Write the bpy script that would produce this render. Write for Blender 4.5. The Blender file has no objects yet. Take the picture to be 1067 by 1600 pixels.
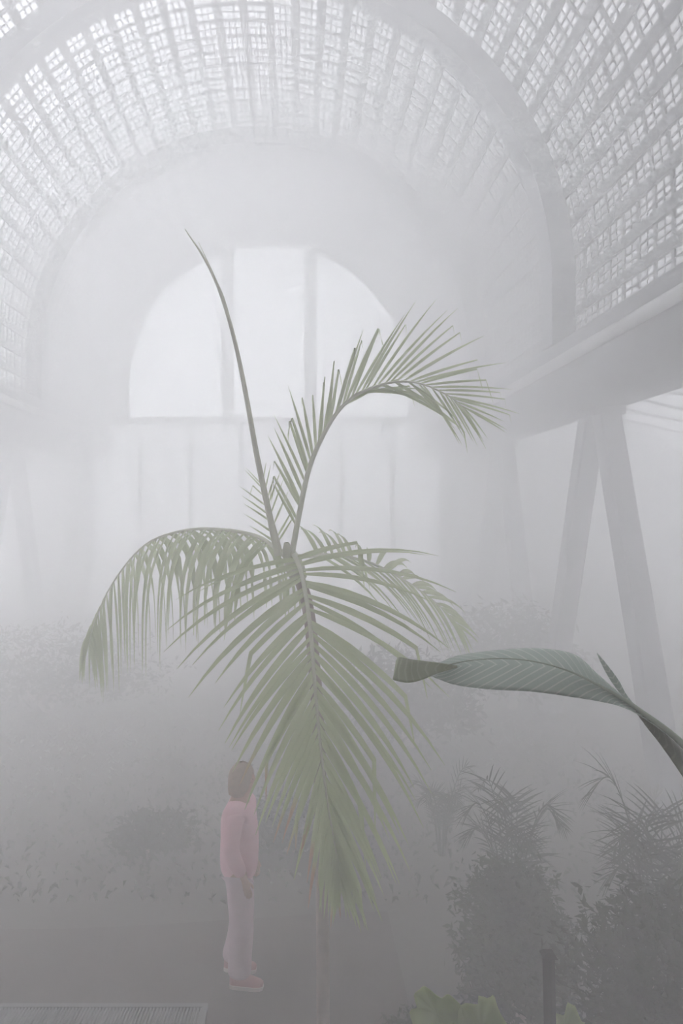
import bpy, bmesh, math, random
from mathutils import Vector, Matrix, noise
random.seed(7)
PI = math.pi
sc = bpy.context.scene
COL = sc.collection

# ------------------------------------------------------------------ camera
F_PX, VPX, VPY = 1100.0, 462.0, 800.0          # focal length in pixels, vanishing point of the hall
CX, CZ = 0.935, 3.80                            # camera stands right of the axis, on a raised gallery
cam_d = bpy.data.cameras.new('camera')
cam_d.sensor_fit = 'VERTICAL'
cam_d.sensor_height = 36.0
cam_d.lens = F_PX / 1600.0 * 36.0
cam_d.shift_x = (533.5 - VPX) / 1600.0
cam_d.shift_y = (VPY - 800.0) / 1600.0
cam_d.clip_start = 0.05
cam = bpy.data.objects.new('camera', cam_d)
cam.location = (CX, 0, CZ)
cam.rotation_euler = (PI / 2, 0, 0)
COL.objects.link(cam)
sc.camera = cam

# ------------------------------------------------------------------ sky, exposure
SKY = 9.9
world = bpy.data.worlds.new('overcast_sky')
sc.world = world
world.use_nodes = True
wn = world.node_tree
bg = wn.nodes['Background']
bg.inputs['Color'].default_value = (0.985, 0.982, 1.0, 1)
bg.inputs['Strength'].default_value = SKY
sc.view_settings.view_transform = 'Standard'
sc.view_settings.look = 'None'
sc.view_settings.gamma = 1.0
sc.view_settings.use_curve_mapping = False
sc.view_settings.exposure = 0.0
cy = sc.cycles
cy.max_bounces = 10
cy.volume_bounces = 8
cy.diffuse_bounces = 3
cy.glossy_bounces = 2
cy.transmission_bounces = 4
cy.transparent_max_bounces = 12
cy.use_denoising = True
cy.caustics_reflective = False
cy.caustics_refractive = False

# fog that fills the glasshouse
# banks: y from, y to, z from, z to, density; thinner around the viewer, a dense bank drifting deeper in the hall
FOG_BANKS = [(-2.6, 6.95, -0.1, 20.0, 0.128), (6.95, 22.8, -0.1, 20.0, 0.225)]
FOG_G, FOG_COL = 0.3, (0.960, 0.954, 0.948, 1)

# ------------------------------------------------------------------ helpers
def P(px, py, D):
    """A point of the place: D metres down the hall, in the direction of a photograph pixel."""
    return Vector((CX + (px - VPX) / F_PX * D, D, CZ + (VPY - py) / F_PX * D))

def mesh_obj(name, verts, faces, mat, parent=None, smooth=False):
    me = bpy.data.meshes.new(name)
    me.from_pydata([tuple(v) for v in verts], [], faces)
    me.update()
    if smooth:
        me.polygons.foreach_set('use_smooth', [True] * len(me.polygons))
    me.materials.append(mat)
    o = bpy.data.objects.new(name, me)
    COL.objects.link(o)
    if parent: o.parent = parent
    return o

def share(name, me, parent, loc=(0, 0, 0), rot=(0, 0, 0)):
    o = bpy.data.objects.new(name, me)
    COL.objects.link(o)
    o.parent = parent
    o.location = loc
    o.rotation_euler = rot
    return o

def empty(name, loc=(0, 0, 0), rz=0.0):
    o = bpy.data.objects.new(name, None)
    o.empty_display_size = 0.1
    o.location = loc
    o.rotation_euler = (0, 0, rz)
    COL.objects.link(o)
    return o

def tag(o, label=None, cat=None, group=None, kind=None):
    if label: o['label'] = label
    if cat: o['category'] = cat
    if group: o['group'] = group
    if kind: o['kind'] = kind
    return o

class MB:
    def __init__(s): s.v = []; s.f = []
    def add(s, v, f):
        b = len(s.v)
        s.v += [Vector(p) for p in v]
        s.f += [tuple(i + b for i in q) for q in f]
    def box(s, x0, x1, y0, y1, z0, z1):
        s.add([(x0,y0,z0),(x1,y0,z0),(x1,y1,z0),(x0,y1,z0),(x0,y0,z1),(x1,y0,z1),(x1,y1,z1),(x0,y1,z1)],
              [(0,3,2,1),(4,5,6,7),(0,1,5,4),(1,2,6,5),(2,3,7,6),(3,0,4,7)])
    def tube(s, pts, rad, n=8, cap=True):
        pts = [Vector(p) for p in pts]
        m = len(pts); rings = []
        up = None
        for i, p in enumerate(pts):
            t = (pts[min(i+1, m-1)] - pts[max(i-1, 0)]).normalized()
            if up is None:
                up = Vector((0,0,1)) if abs(t.z) < 0.9 else Vector((1,0,0))
            a = t.cross(up).normalized(); b = a.cross(t).normalized(); up = b
            r = rad[i] if isinstance(rad, (list, tuple)) else rad
            rings.append([p + (a*math.cos(2*PI*k/n) + b*math.sin(2*PI*k/n))*r for k in range(n)])
        v = [q for r in rings for q in r]; f = []
        for i in range(m-1):
            for k in range(n):
                f.append((i*n+k, i*n+(k+1)%n, (i+1)*n+(k+1)%n, (i+1)*n+k))
        if cap:
            f.append(tuple(range(n))[::-1]); f.append(tuple((m-1)*n+k for k in range(n)))
        s.add(v, f)
    def prism(s, prof, y0, y1):
        """profile in x,z swept along y"""
        n = len(prof)
        s.add([(x,y0,z) for x,z in prof] + [(x,y1,z) for x,z in prof],
              [(k,(k+1)%n,n+(k+1)%n,n+k) for k in range(n)] + [tuple(range(n))[::-1], tuple(range(n,2*n))])
    def build(s, name, mat, parent=None, smooth=False):
        return mesh_obj(name, s.v, s.f, mat, parent, smooth)

def spline(pts, n):
    """Catmull-Rom through 3-D points, n samples"""
    pts = [Vector(p) for p in pts]
    q = [pts[0]*2 - pts[1]] + pts + [pts[-1]*2 - pts[-2]]
    segs = len(pts) - 1; out = []
    for i in range(n):
        u = i/(n-1)*segs; k = min(int(u), segs-1); t = u-k
        a,b,c,d = q[k],q[k+1],q[k+2],q[k+3]
        out.append(0.5*((2*b) + (c-a)*t + (2*a-5*b+4*c-d)*t*t + (3*b-a-3*c+d)*t**3))
    return out

def lerp_table(tab, t):
    for (t0, v0), (t1, v1) in zip(tab, tab[1:]):
        if t <= t1: return v0 + (v1-v0)*(t-t0)/max(1e-9, t1-t0)
    return tab[-1][1]

# ------------------------------------------------------------------ materials
def mat_base(name):
    m = bpy.data.materials.new(name); m.use_nodes = True
    nt = m.node_tree
    return m, nt, nt.nodes['Principled BSDF'], nt.nodes['Material Output']

def mat_noise(name, c1, c2, scale=4.0, rough=0.7, bump=0.0, detail=4.0, spec=0.3):
    m, nt, b, out = mat_base(name)
    tc = nt.nodes.new('ShaderNodeTexCoord')
    nz = nt.nodes.new('ShaderNodeTexNoise'); nz.inputs['Scale'].default_value = scale; nz.inputs['Detail'].default_value = detail
    cr = nt.nodes.new('ShaderNodeValToRGB')
    cr.color_ramp.elements[0].position = 0.3; cr.color_ramp.elements[1].position = 0.7
    cr.color_ramp.elements[0].color = (*c1, 1); cr.color_ramp.elements[1].color = (*c2, 1)
    nt.links.new(tc.outputs['Object'], nz.inputs['Vector'])
    nt.links.new(nz.outputs['Fac'], cr.inputs['Fac'])
    nt.links.new(cr.outputs['Color'], b.inputs['Base Color'])
    b.inputs['Roughness'].default_value = rough
    b.inputs['Specular IOR Level'].default_value = spec
    if bump:
        bp = nt.nodes.new('ShaderNodeBump'); bp.inputs['Strength'].default_value = bump; bp.inputs['Distance'].default_value = 0.02
        nt.links.new(nz.outputs['Fac'], bp.inputs['Height']); nt.links.new(bp.outputs['Normal'], b.inputs['Normal'])
    return m

def mat_leaf(name, c1, c2, scale=3.0, rough=0.45, trans=0.35, spec=0.4):
    m = mat_noise(name, c1, c2, scale, rough, 0, 3.0, spec)
    nt = m.node_tree; b = nt.nodes['Principled BSDF']; out = nt.nodes['Material Output']
    tr = nt.nodes.new('ShaderNodeBsdfTranslucent')
    src = b.inputs['Base Color'].links[0].from_socket
    nt.links.new(src, tr.inputs['Color'])
    mx = nt.nodes.new('ShaderNodeMixShader'); mx.inputs['Fac'].default_value = trans
    nt.links.new(b.outputs[0], mx.inputs[1]); nt.links.new(tr.outputs[0], mx.inputs[2])
    nt.links.new(mx.outputs[0], out.inputs['Surface'])
    return m

def mat_glass(name, lo, hi, scale, milk=0.62, right_dim=1.0):
    """thin glass: clear where clean, milky where dirty"""
    m, nt, b, out = mat_base(name)
    nt.nodes.remove(b)
    tc = nt.nodes.new('ShaderNodeTexCoord')
    nz = nt.nodes.new('ShaderNodeTexNoise'); nz.inputs['Scale'].default_value = scale; nz.inputs['Detail'].default_value = 2.5
    mr = nt.nodes.new('ShaderNodeMapRange')
    mr.inputs['From Min'].default_value = 0.38; mr.inputs['From Max'].default_value = 0.62
    mr.inputs['To Min'].default_value = lo; mr.inputs['To Max'].default_value = hi
    ge = nt.nodes.new('ShaderNodeNewGeometry')
    nt.links.new(ge.outputs['Position'], nz.inputs['Vector']); nt.links.new(nz.outputs['Fac'], mr.inputs['Value'])
    tp = nt.nodes.new('ShaderNodeBsdfTransparent'); tp.inputs['Color'].default_value = (0.95, 0.96, 0.97, 1)
    tl = nt.nodes.new('ShaderNodeBsdfTranslucent'); tl.inputs['Color'].default_value = (milk, milk, milk*1.03, 1)
    gl = nt.nodes.new('ShaderNodeBsdfGlossy'); gl.inputs['Roughness'].default_value = 0.15; gl.inputs['Color'].default_value = (0.9, 0.9, 0.9, 1)
    m1 = nt.nodes.new('ShaderNodeMixShader'); m2 = nt.nodes.new('ShaderNodeMixShader'); m2.inputs['Fac'].default_value = 0.05
    if right_dim < 1.0:                                  # right-hand slope dimmed: darker sky on that side put into the glass
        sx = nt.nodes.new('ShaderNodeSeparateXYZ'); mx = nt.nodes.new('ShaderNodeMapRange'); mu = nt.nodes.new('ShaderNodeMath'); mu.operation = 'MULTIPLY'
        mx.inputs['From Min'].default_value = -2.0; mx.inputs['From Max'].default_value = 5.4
        mx.inputs['To Min'].default_value = 1.0; mx.inputs['To Max'].default_value = right_dim
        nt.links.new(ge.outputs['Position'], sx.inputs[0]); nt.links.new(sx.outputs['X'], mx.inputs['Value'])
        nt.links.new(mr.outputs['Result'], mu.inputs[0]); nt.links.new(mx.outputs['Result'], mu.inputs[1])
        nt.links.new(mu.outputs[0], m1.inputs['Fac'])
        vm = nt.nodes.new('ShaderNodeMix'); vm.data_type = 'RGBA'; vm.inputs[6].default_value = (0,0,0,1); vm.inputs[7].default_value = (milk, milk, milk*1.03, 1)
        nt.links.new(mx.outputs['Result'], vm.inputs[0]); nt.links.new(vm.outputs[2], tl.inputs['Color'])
    else:
        nt.links.new(mr.outputs['Result'], m1.inputs['Fac'])
    nt.links.new(tl.outputs[0], m1.inputs[1]); nt.links.new(tp.outputs[0], m1.inputs[2])
    nt.links.new(m1.outputs[0], m2.inputs[1]); nt.links.new(gl.outputs[0], m2.inputs[2])
    nt.links.new(m2.outputs[0], out.inputs['Surface'])
    return m

M = {
 'frame':   mat_noise('painted_frame', (0.27,0.275,0.285), (0.35,0.355,0.365), 1.5, 0.6),
 'arch':    mat_noise('arch_paint', (0.34,0.35,0.37), (0.42,0.43,0.45), 1.2, 0.6),
 'beam':    mat_noise('beam_paint', (0.26,0.265,0.28), (0.33,0.335,0.35), 0.8, 0.65, 0.1),
 'lip':     mat_noise('white_lip_paint', (0.72,0.72,0.72), (0.80,0.80,0.80), 1.0, 0.5),
 'leg':     mat_noise('leg_paint', (0.26,0.26,0.28), (0.34,0.34,0.36), 1.5, 0.65, 0.1),
 'wall':    mat_noise('lime_plaster', (0.46,0.46,0.46), (0.54,0.54,0.54), 0.8, 0.9, 0.1),
 'brick':   mat_noise('dark_brick', (0.10,0.075,0.065), (0.15,0.11,0.095), 3.0, 0.9, 0.3),  # for the unseen back wall, darkened to cut the light it bounces
 'soil':    mat_noise('dark_soil', (0.10,0.088,0.078), (0.145,0.128,0.112), 1.2, 0.95, 0.4),
 'paving':  mat_noise('brown_paving', (0.070,0.050,0.044), (0.10,0.074,0.065), 3.0, 0.85, 0.3),
 'grate':   mat_noise('galvanised_grate', (0.17,0.17,0.175), (0.24,0.24,0.245), 6.0, 0.5),
 'glass':   mat_glass('dirty_right_dimmed_roof_glass', 0.06, 0.20, 1.2, 0.42, 0.27),
 'glass_dim': mat_glass('dimmed_roof_glass', 0.0, 0.08, 1.9, 0.25),  # unseen near bays, dimmed to darken the fog and floor below
 'milky_dark': mat_glass('dimmed_aisle_glass', 0.0, 0.02, 0.6, 0.20),  # dimmed to keep side light off the right side and near floor
 'milky':   mat_glass('milky_aisle_glass', 0.0, 0.12, 0.6, 0.68),
 'screen':  mat_glass('frosted_screen_glass', 0.1, 0.3, 0.5, 0.7),
 'clear':   mat_glass('window_glass', 0.85, 1.0, 0.4),
}

# ------------------------------------------------------------------ setting: hall shell
AX_Z, RG = CZ + 3.64, 5.40          # vault axis height, radius of the glass skin
Y0, Y1 = -2.2, 22.5                 # hall from behind the camera to the far gable
ARCH_Y = [0.75 + 0.3, 6.1, 11.3, 16.6, 22.05]
BAY = 0.42
SPRING = AX_Z - 1.0                 # straight foot of the vault, above the gutter

floor = mesh_obj('floor', [(-40,-30,0),(40,-30,0),(40,60,0),(-40,60,0)], [(0,1,2,3)], M['soil'])
tag(floor, 'dark planted soil covering the glasshouse floor', 'ground', kind='structure')

ceiling = tag(empty('ceiling', (0, 8, 0)), 'tall barrel vault of small glass panes in grey frames', 'glass roof', kind='structure')
ceiling_inv = Matrix.Translation((0, -8, 0))

def to_ceiling(o):
    o.parent = ceiling
    o.matrix_parent_inverse = ceiling_inv
    return o

def vault_pts(r, n=72, foot=SPRING):
    """points of the vault section from the left foot over the top to the right foot"""
    pts = [(-r, foot)]
    for i in range(n+1):
        a = PI - PI*i/n
        pts.append((r*math.cos(a), AX_Z + r*math.sin(a)))
    pts.append((r, foot))
    return pts

def ring(mb, r0, r1, y0, y1, n=72, foot=SPRING):
    a = vault_pts(r0, n, foot); b = vault_pts(r1, n, foot); m = len(a)
    v = [(x,y0,z) for x,z in a]+[(x,y0,z) for x,z in b]+[(x,y1,z) for x,z in a]+[(x,y1,z) for x,z in b]
    f = []
    for i in range(m-1):
        f += [(i,i+1,m+i+1,m+i),(2*m+i,3*m+i,3*m+i+1,2*m+i+1),(i,2*m+i,2*m+i+1,i+1),(m+i,m+i+1,3*m+i+1,3*m+i)]
    f += [(0,m,3*m,2*m),(m-1,3*m-1,4*m-1,2*m-1)]
    mb.add(v, f)

for ay in ARCH_Y:                                  # deep structural arches
    mb = MB(); ring(mb, 5.0, 5.36, ay-0.17, ay+0.17)
    arch = to_ceiling(mb.build('arch', M['arch']))
    mb = MB(); ring(mb, 4.965, 5.0, ay-0.23, ay+0.23)
    fl = mb.build('arch_flange', M['arch'], arch)

NC = 36                                            # columns of panes over the half circle
DA = PI/NC
def cell_pt(r, a):                                 # a from -foot .. PI+foot
    if a < 0:  return (r, AX_Z + a*r)              # straight right foot
    if a > PI: return (-r, AX_Z - (a-PI)*r)
    return (r*math.cos(a), AX_Z + r*math.sin(a))
def bar_profile(a, w, r0, r1):
    """cross-section of a longitudinal bar centred at angle a, width w"""
    x0,z0 = cell_pt((r0+r1)/2, a - w/2/RG); x1,z1 = cell_pt((r0+r1)/2, a + w/2/RG)
    t = Vector((x1-x0, z1-z0)).normalized(); nrm = Vector((t.y, -t.x))
    if nrm.dot(Vector((x0, z0-AX_Z))) < 0: nrm = -nrm
    h = (r1-r0)/2
    return [(x0-nrm.x*h, z0-nrm.y*h), (x1-nrm.x*h, z1-nrm.y*h), (x1+nrm.x*h, z1+nrm.y*h), (x0+nrm.x*h, z0+nrm.y*h)]

PW = 0.155                                         # broad purlins between pane columns
cols = list(range(-2, NC+2))
for k in list(cols) + [NC+2]:
    mb = MB(); mb.prism(bar_profile(k*DA, PW, RG-0.05, RG+0.02), Y0, Y1)
    to_ceiling(mb.build('purlin', M['frame']))
nrows = int(round((Y1-Y0)/BAY))
for j in range(nrows+1):                           # slim cross ribs
    y = Y0 + j*BAY
    mb = MB(); ring(mb, RG-0.02, RG+0.015, y-0.035, y+0.035, 36, AX_Z-2.2*DA*RG)
    to_ceiling(mb.build('rib', M['frame']))
bars = MB()
for k in cols:
    wa = (DA*RG - PW)/3
    for q in (1, 2):
        a = k*DA + (PW/2 + q*wa)/RG
        bars.prism(bar_profile(a, 0.026, RG-0.012, RG+0.012), Y0, Y1)
for j in range(nrows):
    ring(bars, RG-0.010, RG+0.010, Y0+(j+0.5)*BAY-0.009, Y0+(j+0.5)*BAY+0.009, 36, AX_Z-2.2*DA*RG)
tag(to_ceiling(bars.build('glazing_bars', M['frame'])), kind='stuff')
# panes: the ones that show largest are parts of their own, the rest one mesh
cells = []
for k in cols:
    am = (k+0.5)*DA
    for j in range(nrows):
        yc = Y0 + (j+0.5)*BAY
        x, z = cell_pt(RG, am)
        if yc > 1.0:
            px = VPX + F_PX*(x-CX)/yc; py = VPY - F_PX*(z-CZ)/yc
            near = -5 < px < 1072 and -5 < py < 640
        else: near = False
        cells.append((0 if near else 1, yc, k, j))
cells.sort()
pw2 = (DA*RG - PW)/2 + 0.01
pane_me = bpy.data.meshes.new('pane')
h = BAY/2 - 0.03
pane_me.from_pydata([(-pw2,-h,0),(pw2,-h,0),(pw2,h,0),(-pw2,h,0)], [], [(0,1,2,3)])
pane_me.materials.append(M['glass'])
pane_dim = pane_me.copy(); pane_dim.materials.clear(); pane_dim.materials.append(M['glass_dim'])
rest, rest_dim = MB(), MB()
for i, (nf, yc, k, j) in enumerate(cells):
    am = (k+0.5)*DA
    x, z = cell_pt(RG, am)
    ang = min(max(am, 0), PI) - PI/2
    if i < 300:
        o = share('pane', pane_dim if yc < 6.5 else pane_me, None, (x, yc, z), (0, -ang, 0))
        to_ceiling(o)
    else:
        c, s = math.cos(ang), math.sin(ang)
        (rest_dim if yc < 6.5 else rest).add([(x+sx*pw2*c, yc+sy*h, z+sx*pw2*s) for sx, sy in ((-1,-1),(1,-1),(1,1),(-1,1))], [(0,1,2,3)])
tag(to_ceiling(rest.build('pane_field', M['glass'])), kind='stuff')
tag(to_ceiling(rest_dim.build('pane_field', M['glass_dim'])), kind='stuff')

# gutter beams on both sides
def gutter_profile(sgn):
    c = CX                                      # given from the photograph as distances right of the camera
    pr = [(5.42, SPRING+0.05), (5.02, SPRING+0.0), (5.00, SPRING-0.05), (5.02, CZ+2.36)]
    for i in range(7):                          # rounded nose
        a = PI/2 + PI*0.9*i/6
        pr.append((5.00 + 0.085*math.cos(a), CZ + 2.27 + 0.085*math.sin(a)))
    pr += [(4.96, CZ+2.1), (4.985, CZ+1.9), (5.05, CZ+1.78), (5.2, CZ+1.68), (5.5, CZ+1.62), (6.1, CZ+1.66), (6.16, CZ+1.75), (6.16, CZ+2.75), (5.42, CZ+2.85)]
    pr = [(x*sgn, z) for x, z in pr]
    return pr if sgn > 0 else pr[::-1]
for sgn, side in ((1,'right'), (-1,'left')):
    o = empty('edge_beam', (sgn*5.6, 8, CZ+1.6))
    tag(o, 'grey boxed gutter beam with rounded lip along the %s foot of the vault' % side, 'beam', kind='structure')
    nb = [Y0, 0.9, 6.2, 11.5, 16.8, Y1]
    for a, b in zip(nb, nb[1:]):                # cast in bays, with a joint at each pair of legs
        mb = MB(); mb.prism(gutter_profile(sgn), a+0.004, b-0.004)
        p = mb.build('beam_bay', M['beam'], o, True)
        p.matrix_parent_inverse = Matrix.Translation((-sgn*5.6, -8, -(CZ+1.6)))
        p.data.set_sharp_from_angle(angle=math.radians(35))
        mb = MB(); mb.tube([(sgn*4.925, a+.004, CZ+2.275), (sgn*4.925, b-.004, CZ+2.275)], .085, 14)
        q = mb.build('gutter_lip', M['lip'], p, True); q.data.set_sharp_from_angle(angle=math.radians(50))

# unseen gallery the viewer stands on, added to shade the near floor
gal = empty('shading_gallery_deck', (0, -2.8, 2.2))
tag(gal, 'unseen raised timber gallery deck below the viewer, added to shade the near floor', 'gallery', kind='structure')
mb = MB(); mb.box(-4.9, 4.9, .65, 2.9, -.14, 0); mb.build('deck', M['paving'], gal)
for x in (-4.6, -1.6, 1.6, 4.6):
    mb = MB(); mb.box(x-.09, x+.09, 2.6, 2.78, -2.2, -.14); mb.build('post', M['leg'], gal)

# slanting pairs of legs under the beams
def leg_bar(mb, a, b, wx, wy):
    a, b = Vector(a), Vector(b)
    q = [(-wx,-wy),(wx,-wy),(wx,wy),(-wx,wy)]; ch = 0.03
    ring_ = [(-wx+ch,-wy),(wx-ch,-wy),(wx,-wy+ch),(wx,wy-ch),(wx-ch,wy),(-wx+ch,wy),(-wx,wy-ch),(-wx,-wy+ch)]
    v = [a+Vector((x,y,0)) for x,y in ring_]+[b+Vector((x,y,0)) for x,y in ring_]
    mb.add(v, [(k,(k+1)%8,8+(k+1)%8,8+k) for k in range(8)]+[tuple(range(8))[::-1], tuple(range(8,16))])
for sgn, side in ((1,'right'), (-1,'left')):
    for n, ay in enumerate(ARCH_Y[1:]):
        if n == 0: continue
        t = empty('support_legs', (sgn*5.8, ay, 0))
        lab = {(1,11.3): 'pair of slanting grey legs spreading like an A under the right beam',
               (1,16.6): 'second pair of slanting legs down the right beam, deep in fog',
               (-1,11.3): 'nearest pair of slanting legs under the left beam',
               (-1,16.6): 'second pair of slanting legs down the left beam, deep in fog'}.get((sgn,ay),
               'farthest pair of slanting legs under the %s beam by the gable' % side)
        tag(t, lab, 'column', 'slanting legs under the gutter beams', kind='structure')
        for d in (-1, 1):
            mb = MB(); leg_bar(mb, (0, d*2.15, 0), (0, d*0.2, CZ+1.70), 0.17, 0.18)
            mb.build('leg', M['leg'], t)
        mb = MB(); mb.box(-0.24, 0.24, -0.42, 0.42, CZ+1.52, CZ+1.66)
        mb.build('head_plate', M['leg'], t)

# side aisles: lean-to glass roofs and glazed walls
XW = 11.0
for sgn, side in ((1,'right'), (-1,'left')):
    z0, z1 = CZ+2.7, 5.4
    r = empty('aisle_roof', (sgn*8.5, 8, 6)); 
    tag(r, 'sloping glass lean-to roof over the %s aisle' % side, 'glass roof', kind='structure')
    inv = Matrix.Translation((-sgn*8.5, -8, -6))
    n = 24
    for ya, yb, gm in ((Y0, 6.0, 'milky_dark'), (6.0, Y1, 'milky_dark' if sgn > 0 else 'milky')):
        v = [(sgn*6.17,ya,z0),(sgn*XW,ya,z1),(sgn*XW,yb,z1),(sgn*6.17,yb,z0)]
        p = mesh_obj('glass_sheet', v, [(0,1,2,3)], M[gm], r); p.matrix_parent_inverse = inv
    for i in range(n+1):
        y = Y0 + (Y1-Y0)*i/n
        mb = MB()
        mb.add([(sgn*6.17,y-.03,z0-.05),(sgn*6.17,y+.03,z0-.05),(sgn*6.17,y+.03,z0+.02),(sgn*6.17,y-.03,z0+.02),
                (sgn*XW,y-.03,z1-.05),(sgn*XW,y+.03,z1-.05),(sgn*XW,y+.03,z1+.02),(sgn*XW,y-.03,z1+.02)],
               [(0,1,2,3),(4,7,6,5),(0,4,5,1),(1,5,6,2),(2,6,7,3),(3,7,4,0)])
        p = mb.build('rafter', M['frame'], r); p.matrix_parent_inverse = inv
    w = empty('wall_'+side, (sgn*XW, 8, 0))
    tag(w, 'glazed side wall of the %s aisle on a low plaster base' % side, 'wall', kind='structure')
    inv = Matrix.Translation((-sgn*XW, -8, 0))
    mb = MB(); mb.box(sgn*XW-.15, sgn*XW+.15, Y0, Y1, 0, 1.1)
    p = mb.build('base', M['wall'], w); p.matrix_parent_inverse = inv
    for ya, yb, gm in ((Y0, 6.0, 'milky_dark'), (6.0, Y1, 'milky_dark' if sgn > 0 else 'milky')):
        p = mesh_obj('glass_sheet', [(sgn*XW,ya,1.1),(sgn*XW,yb,1.1),(sgn*XW,yb,z1),(sgn*XW,ya,z1)], [(0,1,2,3)], M[gm], w); p.matrix_parent_inverse = inv
    for i in range(n+1):
        y = Y0 + (Y1-Y0)*i/n
        mb = MB(); mb.box(sgn*XW-.06, sgn*XW+.06, y-.05, y+.05, 1.1, z1)
        p = mb.build('mullion', M['frame'], w); p.matrix_parent_inverse = inv

# gable walls: far one with a round-headed window
def gable_outline(r, n=48):
    pts = [(-XW,0),(-XW,5.4),(-6.2,CZ+2.8),(-r,SPRING)]
    for i in range(n+1):
        a = PI - PI*i/n
        pts.append((r*math.cos(a), AX_Z + r*math.sin(a)))
    pts += [(r,SPRING),(6.2,CZ+2.8),(XW,5.4),(XW,0)]
    return pts
WX, WZ, WR, WB = 0.08, CZ+4.07, 4.58, CZ+3.0       # far window: centre, radius, sill
def window_outline(r, sill, n=48):
    pts = [(WX-r, sill)]
    for i in range(n+1):
        a = PI - PI*i/n
        pts.append((WX+r*math.cos(a), WZ + r*math.sin(a)))
    pts.append((WX+r, sill))
    return pts
LOW_TOP, LOW_X = 6.62, 5.65
def gable_top(x):
    x = abs(x)
    if x <= 5.5: return max(SPRING, AX_Z + math.sqrt(max(0, 5.5*5.5 - x*x)))
    if x <= 6.2: return SPRING + (CZ+2.8-SPRING)*(x-5.5)/0.7
    return CZ+2.8 + (5.4-CZ-2.8)*(x-6.2)/(XW-6.2)
def gable_solid(xa, xb):
    """heights of solid wall over the strip xa..xb, as pairs of (z at xa, z at xb)"""
    xm = (xa+xb)/2
    arch = lambda x: WZ + math.sqrt(max(0, WR*WR - (x-WX)**2))
    top = (gable_top(xa+1e-6) if xa >= 0 else gable_top(xa+1e-6), gable_top(xb-1e-6))
    if abs(xm) > LOW_X: return [((0,0), top)]
    if abs(xm-WX) > WR: return [((0,0),(.7,.7)), ((LOW_TOP,LOW_TOP), top)]
    return [((0,0),(.7,.7)), ((LOW_TOP,LOW_TOP),(WB,WB)), ((arch(xa),arch(xb)), top)]
cuts = sorted({round(-XW + 0.11*i, 4) for i in range(201)} | {-LOW_X, LOW_X, WX-WR, WX+WR, -5.5, 5.5, -6.2, 6.2, XW})
cuts = [x for x in cuts if -XW <= x <= XW]
mb = MB()
ya, yb = Y1-0.2, Y1+0.1
for xa, xb in zip(cuts, cuts[1:]):
    for (l0, l1), (h0, h1) in gable_solid(xa, xb):
        mb.add([(xa,ya,l0),(xb,ya,l1),(xb,yb,l1),(xa,yb,l0),(xa,ya,h0),(xb,ya,h1),(xb,yb,h1),(xa,yb,h0)],
               [(0,3,2,1),(4,5,6,7),(0,1,5,4),(2,3,7,6),(1,2,6,5),(3,0,4,7)])
v, f = mb.v, mb.f
wall_far = mesh_obj('wall_far', v, f, M['wall'])
tag(wall_far, 'pale plaster gable wall around the big round-headed window', 'wall', kind='structure')
win = tag(empty('window_1', (WX, Y1-0.05, WB)), 'large bright half-round window in the far gable', 'window', kind='structure')
inv = Matrix.Translation((-WX, -(Y1-0.05), -WB))
edges = [-WR, -1.32, 1.32, WR]                      # three lights between two mullions
out = window_outline(WR, WB, 96)
for a, b in zip(edges, edges[1:]):
    pts = [(WX+a, WB)]
    for i in range(25):
        x = a + (b-a)*i/24
        pts.append((WX+x, WZ + math.sqrt(max(0, WR*WR - x*x))))
    pts.append((WX+b, WB))
    p = mesh_obj('pane', [(x, Y1-0.05, z) for x, z in pts], [tuple(range(len(pts)))], M['clear'], win)
    p.matrix_parent_inverse = inv
for x in (-1.32, 1.32):
    mb = MB(); mb.box(WX+x-.19, WX+x+.19, Y1-.22, Y1+.1, WB, WZ+math.sqrt(WR*WR-x*x))
    p = mb.build('mullion', M['frame'], win); p.matrix_parent_inverse = inv
mb = MB()
a = window_outline(WR, WB); b = window_outline(WR-0.12, WB); m = len(a)
vv = [(x,Y1-.24,z) for x,z in a]+[(x,Y1-.24,z) for x,z in b]+[(x,Y1+.08,z) for x,z in a]+[(x,Y1+.08,z) for x,z in b]
ff = []
for i in range(m-1):
    ff += [(i,i+1,m+i+1,m+i),(2*m+i,3*m+i,3*m+i+1,2*m+i+1),(m+i,m+i+1,3*m+i+1,3*m+i)]
mb.add(vv, ff)
p = mb.build('window_frame', M['frame'], win); p.matrix_parent_inverse = inv
low_w = tag(empty('window_2', (0, Y1-0.05, .7)), 'wide screen of tall glass panels below the half-round window', 'window', kind='structure')
inv2 = Matrix.Translation((0, -(Y1-0.05), -.7))
xs = [-5.6 + 1.6*i for i in range(8)]
for x0, x1 in zip(xs, xs[1:]):
    p = mesh_obj('pane', [(x0+.05,Y1-.05,.7),(x1-.05,Y1-.05,.7),(x1-.05,Y1-.05,LOW_TOP),(x0+.05,Y1-.05,LOW_TOP)], [(0,1,2,3)], M['screen'], low_w); p.matrix_parent_inverse = inv2
for x in xs:
    q = MB(); q.box(x-.06, x+.06, Y1-.2, Y1+.08, .7, LOW_TOP); p = q.build('mullion', M['frame'], low_w); p.matrix_parent_inverse = inv2
mb = MB(); mb.box(WX-WR-.1, WX+WR+.1, Y1-.32, Y1+.1, WB-.14, WB)
p = mb.build('window_sill', M['wall'], win); p.matrix_parent_inverse = inv
go = gable_outline(5.5)
wall_back = mesh_obj('wall_back', [(x,Y0,z) for x,z in go]+[(x,Y0-.3,z) for x,z in go],
    [tuple(range(len(go)))[::-1], tuple(len(go)+i for i in range(len(go)))]+[(i,i+1,len(go)+i+1,len(go)+i) for i in range(len(go)-1)], M['brick'])
tag(wall_back, 'dark brick gable wall behind the viewer, darkened to cut bounced light', 'wall', kind='structure')

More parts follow.
